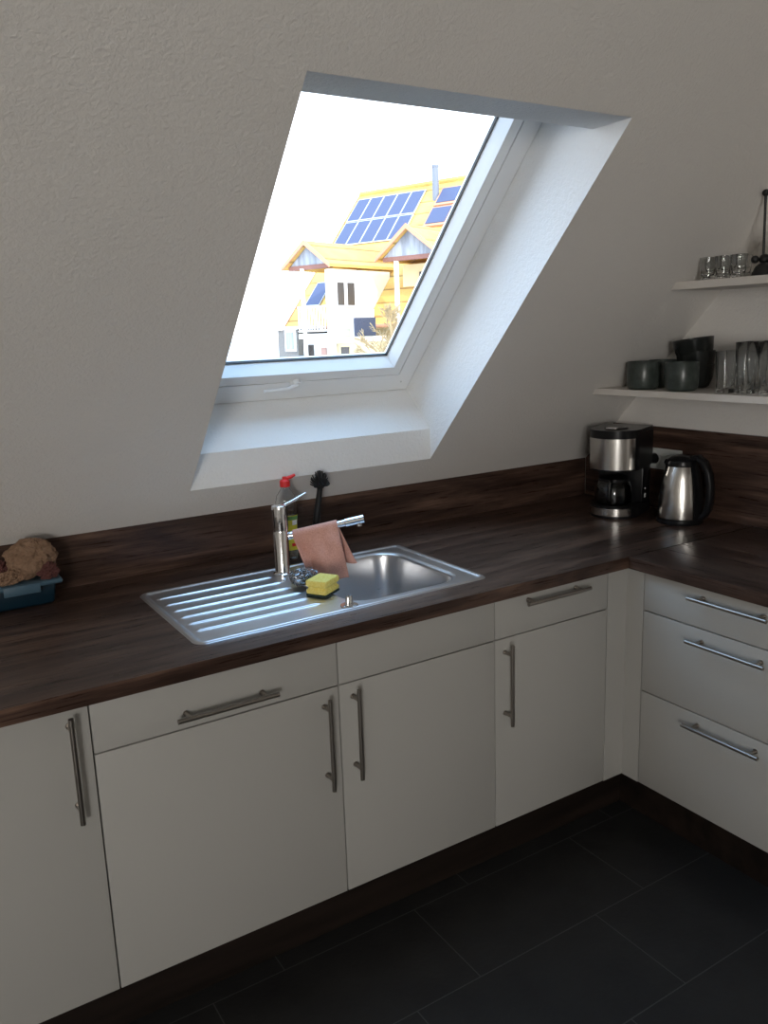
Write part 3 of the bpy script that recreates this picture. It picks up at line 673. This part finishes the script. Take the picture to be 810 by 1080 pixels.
# ------------------------------------------------------------ the neighbour's house
HA = R(22); DA, DB = 28.0, 18.0; ZG = -7.6
ca, sa_ = math.cos(HA), math.sin(HA)
HL = (CAM.x + ca * DA - sa_ * DB, CAM.y + sa_ * DA + ca * DB, CAM.z + ZG)
hs_ = empty('neighbouring_house', HL, HA); tag(hs_, 'tile-roofed house with solar panels and gabled balcony seen through the roof window', 'house')
def L3(a, b_, z): return Vector((a - DA, b_ - DB, z - ZG))
TP = math.tan(R(46)); rz = lambda a: 5.61 + TP * (a - 30.47)
A_R = 30.75; A_E = 25.30; B_L = 23.05; B_R = 6.0; A_B = 36.2
nr = Vector((-math.sin(R(46)), 0, math.cos(R(46))))
b = MB()
b.prism([L3(A_E, B_R, rz(A_E)), L3(A_E, B_L, rz(A_E)), L3(A_R, B_L, rz(A_R)), L3(A_R, B_R, rz(A_R))], tuple(nr * -.16))
zr_ = rz(A_R); b.prism([L3(A_R, B_R, zr_), L3(A_R, B_L, zr_), L3(A_B, B_L, zr_ - TP * (A_B - A_R)), L3(A_B, B_R, zr_ - TP * (A_B - A_R))], (-.11, 0, -.11))
b.build('roof', M['tile'], hs_, smooth=False)
b = MB(); b.tube([L3(A_R, B_R, zr_ + .02), L3(A_R, B_L, zr_ + .02)], .11, 8); b.build('ridge_tiles', M['tile'], hs_)
b = MB(); b.prism([L3(25.9, B_L - .25, ZG), L3(25.9, B_L - .25, rz(25.9) - .3), L3(A_R, B_L - .25, zr_ - .3), L3(35.6, B_L - .25, zr_ - .3 - TP * 4.85), L3(35.6, B_L - .25, ZG)], (0, -(B_L - B_R - .5), 0)); b.build('wall', M['render'], hs_, smooth=False)
b = MB()
for (aa, bb) in ((A_E, A_R),):
    b.prism([L3(aa, B_L, rz(aa) + .04), L3(bb, B_L, rz(bb) + .04), L3(bb, B_L, rz(bb) - .2), L3(aa, B_L, rz(aa) - .2)], (0, .06, 0))
b.tube([L3(A_E - .06, B_R, rz(A_E) - .05), L3(A_E - .06, B_L, rz(A_E) - .05)], .07, 8)
b.build('verge_board', M['fascia'], hs_, smooth=False)
# balcony dormer
def gable(a0_, bc, zt_, hw, drop, label_roof, a_end):
    b = MB(); th_ = .10
    for s_ in (-1, 1):
        A1_ = a_end(zt_); A2 = a_end(zt_ - drop)
        b.prism([L3(a0_, bc, zt_), L3(a0_, bc + s_ * hw, zt_ - drop), L3(A2, bc + s_ * hw, zt_ - drop), L3(A1_, bc, zt_)], (0, 0, -th_))
    g_ = b.build('gable_roof', M['tile'], hs_, smooth=False)
    b = MB()
    for s_ in (-1, 1): b.prism([L3(a0_ - .04, bc, zt_ + .03), L3(a0_ - .04, bc + s_ * (hw + .03), zt_ - drop + .01), L3(a0_ - .04, bc + s_ * (hw + .03), zt_ - drop - .13), L3(a0_ - .04, bc, zt_ - .15)], (.06, 0, 0))
    b.build('barge_board', M['fascia'], g_, smooth=False)
    b = MB(); f_k = .12; b.prism([L3(a0_ + .25, bc, zt_ - f_k), L3(a0_ + .25, bc + hw * .86, zt_ - f_k - drop * .86), L3(a0_ + .25, bc - hw * .86, zt_ - f_k - drop * .86)], (.05, 0, 0)); b.build('gable_boards', M['boards'], g_, smooth=False)
    b = MB(); b.box(a0_ + .22 - DA, a0_ + .38 - DA, bc - hw * .88 - DB, bc + hw * .88 - DB, zt_ - drop - .12 - ZG, zt_ - drop + .03 - ZG); b.build('tie_beam', M['beam'], g_, smooth=False)
    return g_
inv = lambda z: 30.47 + (z - 5.61) / TP
gable(23.21, 20.0, 3.25, 1.10, .86, '', inv)
gable(25.21, 16.97, 3.65, 1.36, 1.07, '', inv)
def hbox(name, m, a0_, a1_, b0, b1, z0, z1, parent=hs_):
    b = MB(); b.box(a0_ - DA, a1_ - DA, b0 - DB, b1 - DB, z0 - ZG, z1 - ZG); return b.build(name, m, parent, smooth=False)
hbox('balcony_wall', M['wallcream'], 23.35, 27.0, 18.98, 19.16, -2.6, 2.22)
hbox('corner_post', M['whitewood'], 23.3, 23.5, 18.95, 19.17, ZG, 2.2)
hbox('balcony_post', M['whitewood'], 23.32, 23.42, 20.24, 20.34, ZG, 2.3)
w = hbox('balcony_window', M['whitewood'], 23.58, 24.74, 18.93, 18.978, .90, 1.84); hbox('pane', M['darkglass'], 23.66, 24.05, 18.92, 18.929, .97, 1.76, w); hbox('pane', M['darkglass'], 24.24, 24.66, 18.92, 18.929, .97, 1.76, w)
hbox('balcony_floor', M['whitewood'], 23.25, 25.2, 19.17, 20.5, -.16, 0)
rl = hbox('balcony_railing', M['whitewood'], 23.25, 23.30, 19.17, 20.5, .92, .98)
hbox('bottom_rail', M['whitewood'], 23.25, 23.30, 19.17, 20.5, .08, .13, rl)
for k in range(11): hbox('baluster', M['whitewood'], 23.26, 23.285, 19.22 + k * .122, 19.26 + k * .122, .13, .92, rl)
hbox('balcony_floor', M['whitewood'], 23.3, 25.4, 18.1, 18.92, -.35, -.15)
rl = hbox('balcony_railing', M['whitewood'], 23.3, 24.7, 18.1, 18.15, .72, .78)
for k in range(12): hbox('baluster', M['whitewood'], 23.33 + k * .12, 23.37 + k * .12, 18.11, 18.14, -.15, .72, rl)
hbox('balcony_screen', M['awning'], 23.45, 24.7, 18.05, 18.08, -.14, .50)
hbox('lower_wall', M['whiterender'], 24.2, 25.9, 18.98, 21.4, ZG, -.16)
hbox('lower_wall', M['render'], 23.6, 25.89, 17.3, 18.97, ZG, -.36)
hbox('lower_window', M['darkglass'], 23.56, 23.598, 18.45, 18.8, -1.5, -.5)
hbox('lower_door', M['door'], 24.15, 24.198, 19.98, 20.22, -2.0, -.52)
hbox('lower_window', M['darkglass'], 24.15, 24.198, 20.6, 20.85, -1.3, -.4)
hbox('dormer_wall', M['render'], 26.6, 29, 15.8, 18.1, .5, 2.4)
hbox('dormer_window', M['darkglass'], 26.5, 26.598, 16.3, 17.3, 1.3, 2.1)
hbox('balcony_post', M['whitewood'], 25.35, 25.47, 17.5, 17.62, ZG, 2.45)
# small bay at the left
bay = hbox('bay', M['greyroof'], 23.7, 25.5, 20.95, 21.95, ZG, .18); hbox('bay_roof', M['whitewood'], 23.6, 25.6, 20.85, 22.05, .19, .30, bay)
w = hbox('bay_window', M['whitewood'], 23.64, 23.698, 21.02, 21.55, -.62, .17, bay)
hbox('bay_pane', M['boards'], 23.62, 23.639, 21.10, 21.47, -.54, .10, bay)
# skylights and chimney pipe
def on_roof(name, m, a0_, a1_, b0, b1, t, parent, lift=.02):
    b = MB(); v0 = nr * lift
    P_ = [L3(a0_, b0, rz(a0_)) + v0, L3(a0_, b1, rz(a0_)) + v0, L3(a1_, b1, rz(a1_)) + v0, L3(a1_, b0, rz(a1_)) + v0]
    b.prism(P_, tuple(nr * t)); return b.build(name, m, parent, smooth=False)
for (a0_, a1_) in ((28.88, 29.56), (29.72, 30.36)):
    f = on_roof('skylight', M['fascia'], a0_ - .05, a1_ + .04, 17.55, 18.58, .08, hs_); on_roof('pane', M['pv'], a0_ + .04, a1_ - .02, 17.62, 18.50, .02, f, .105)
b = MB(); b.tube([L3(30.1, 18.76, 5.0), L3(30.1, 18.76, 6.42)], .135, 16); b.tube([L3(30.1, 18.76, 6.38), L3(30.1, 18.76, 6.47)], .155, 16); b.build('chimney_pipe', M['zinc'], hs_)
# solar panels: liftable, top level
def solar(a0_, a1_, b0, b1, label):
    ac, bc_ = (a0_ + a1_) / 2, (b0 + b1) / 2
    o = empty('solar_panel', Vector(HL) + Matrix.Rotation(HA, 3, 'Z') @ (L3(ac, bc_, rz(ac)) + nr * .03), HA)
    o.rotation_euler = (0, -R(46), HA)
    hl, hw = (a1_ - a0_) / 2 / math.cos(R(46)), (b1 - b0) / 2
    b = MB(); b.box(-hl, hl, -hw, hw, 0, .045); b.build('panel_frame', M['pvframe'], o, smooth=False)
    b = MB(); b.box(-hl + .035, hl - .035, -hw + .03, hw - .03, .0455, .052); b.build('solar_cells', M['pv'], o, smooth=False)
    tag(o, label, 'solar panel', 'solar panels on the neighbouring roof')
ords = ['leftmost', 'second from left', 'middle', 'second from right', 'rightmost']
for r_, (a0_, a1_, nm) in enumerate(((29.50, 30.46, 'upper'), (28.47, 29.45, 'lower'))):
    for k in range(5):
        b1 = 22.90 - k * .70 + (0 if r_ == 0 else -.02); solar(a0_, a1_, b1 - .68, b1, '%s blue solar panel of the %s row on the tiled roof' % (ords[k], nm))
solar(26.08, 26.98, 21.80, 22.55, 'single blue solar panel low on the roof behind the balcony railing')
# bare tree in front of the house
def tree(a, b_, top, seed):
    base = Vector(HL) + Matrix.Rotation(HA, 3, 'Z') @ L3(a, b_, ZG); o = empty('bare_tree', base); random.seed(seed)
    tb, wb = MB(), MB()
    def grow(p, d_, L, r, depth, bld):
        p1 = p + d_ * L; bld.tube([p, p.lerp(p1, .5) + Vector((random.uniform(-1, 1), random.uniform(-1, 1), 0)) * L * .05, p1], [r, r * .85, r * .7], 5, cap=False)
        if depth == 0: return
        for k in range(3 if depth > 1 else 4):
            q = (d_ + Vector((random.uniform(-1, 1), random.uniform(-1, 1), random.uniform(-.35, .6))) * .75).normalized(); grow(p.lerp(p1, random.uniform(.5, 1)), q, L * random.uniform(.6, .8), max(r * .6, .012), depth - 1, wb)
    h = top - ZG; tb.tube([(0, 0, 0), (.05, 0, h * .3), (0, .05, h * .55)], [.16, .13, .1], 8)
    for k in range(8):
        z = h * (.45 + .05 * k); grow(Vector((0, 0, z)), Vector((random.uniform(-.35, .35), random.uniform(-.35, .35), 1)).normalized(), (h - z) * .25 + .2, .045, 4, wb)
    tb.build('trunk', M['twig'], o); wb.build('branches', M['twig'], o); tag(o, 'bare pale-branched tree in front of the tiled house', 'tree')
tree(23.6, 16.65, 1.3, 5)
b = MB()
for k in range(24):
    a_, c_, z_ = random.uniform(-.5, .5), random.uniform(-.5, .5), random.uniform(.5, 6.2); b.ball((a_ * .5, c_ * .5, z_), .34, 1, 1, 1.2, 10, 7)
for v in b.bm.verts: v.co += Vector(noise.noise_vector(v.co * 4)) * .12
o = b.build('climbing_shrub', M['hedge'], smooth=False); o.location = Vector(HL) + Matrix.Rotation(HA, 3, 'Z') @ L3(23.5, 19.55, ZG); tag(o, 'olive green shrub growing below the balcony', 'shrub')
b = MB(); b.box(-900, 900, 3.5, 2500, HL[2] - .3, HL[2]); tag(b.build('ground', M['ground'], smooth=False), kind='structure')

# ------------------------------------------------------------ light
w = bpy.data.worlds.new('World'); sc.world = w; w.use_nodes = True; nt = w.node_tree
bg = nt.nodes['Background']; tc = nt.nodes.new('ShaderNodeTexCoord'); sx = nt.nodes.new('ShaderNodeSeparateXYZ'); cr = nt.nodes.new('ShaderNodeValToRGB')
nt.links.new(tc.outputs['Generated'], sx.inputs[0]); nt.links.new(sx.outputs['Z'], cr.inputs['Fac']); nt.links.new(cr.outputs['Color'], bg.inputs['Color'])
e_ = cr.color_ramp.elements; e_[0].position = 0.0; e_[0].color = (.98, .97, .98, 1); e_[1].position = .75; e_[1].color = (.42, .67, 1.0, 1)   # pale hazy horizon to light blue zenith
bg.inputs['Strength'].default_value = 4.9
sun = bpy.data.lights.new('Sun', 'SUN'); sun.energy = 3.2; sun.angle = R(.6); sun.color = (1, .95, .86); so = bpy.data.objects.new('Sun', sun); COL.objects.link(so)
sd = Vector((-.12, -.83, .55)); so.rotation_euler = sd.to_track_quat('Z', 'Y').to_euler()
def area(name, loc, target, sx, sy, energy, col):
    l = bpy.data.lights.new(name, 'AREA'); l.shape = 'RECTANGLE'; l.size = sx; l.size_y = sy; l.energy = energy; l.color = col
    o = bpy.data.objects.new(name, l); o.location = loc; o.rotation_euler = (Vector(loc) - Vector(target)).to_track_quat('Z', 'Y').to_euler(); COL.objects.link(o); return o
area('assumed_daylight_lamp', (-4.6, YF + .1, 1.7), (-1.0, .2, 1.3), 1.8, 1.4, 215, (1.0, .97, .93))  # area lamp added for assumed daylight from behind the camera; no window built there

# ------------------------------------------------------------ camera
cd = bpy.data.cameras.new('Camera'); cam = bpy.data.objects.new('Camera', cd); COL.objects.link(cam); sc.camera = cam
F = Vector((math.sin(YAW) * math.cos(PITCH), math.cos(YAW) * math.cos(PITCH), math.sin(PITCH))); Rr = Vector((math.cos(YAW), -math.sin(YAW), 0)); Uu = Rr.cross(F)
Rt = Rr * math.cos(ROLL) + Uu * math.sin(ROLL); Up = -Rr * math.sin(ROLL) + Uu * math.cos(ROLL)
cam.matrix_world = Matrix(((Rt.x, Up.x, -F.x, CAM.x), (Rt.y, Up.y, -F.y, CAM.y), (Rt.z, Up.z, -F.z, CAM.z), (0, 0, 0, 1)))
cd.sensor_fit = 'VERTICAL'; cd.sensor_height = 36; cd.lens = FPX / 1080 * 36; cd.clip_start = .02; cd.clip_end = 4000
cd.shift_x = (405 - U0) / 1080; cd.shift_y = (V0 - 540) / 1080
sc.view_settings.view_transform = 'Standard'; sc.view_settings.look = 'None'; sc.view_settings.gamma = 1; sc.view_settings.exposure = 0; sc.view_settings.use_curve_mapping = False
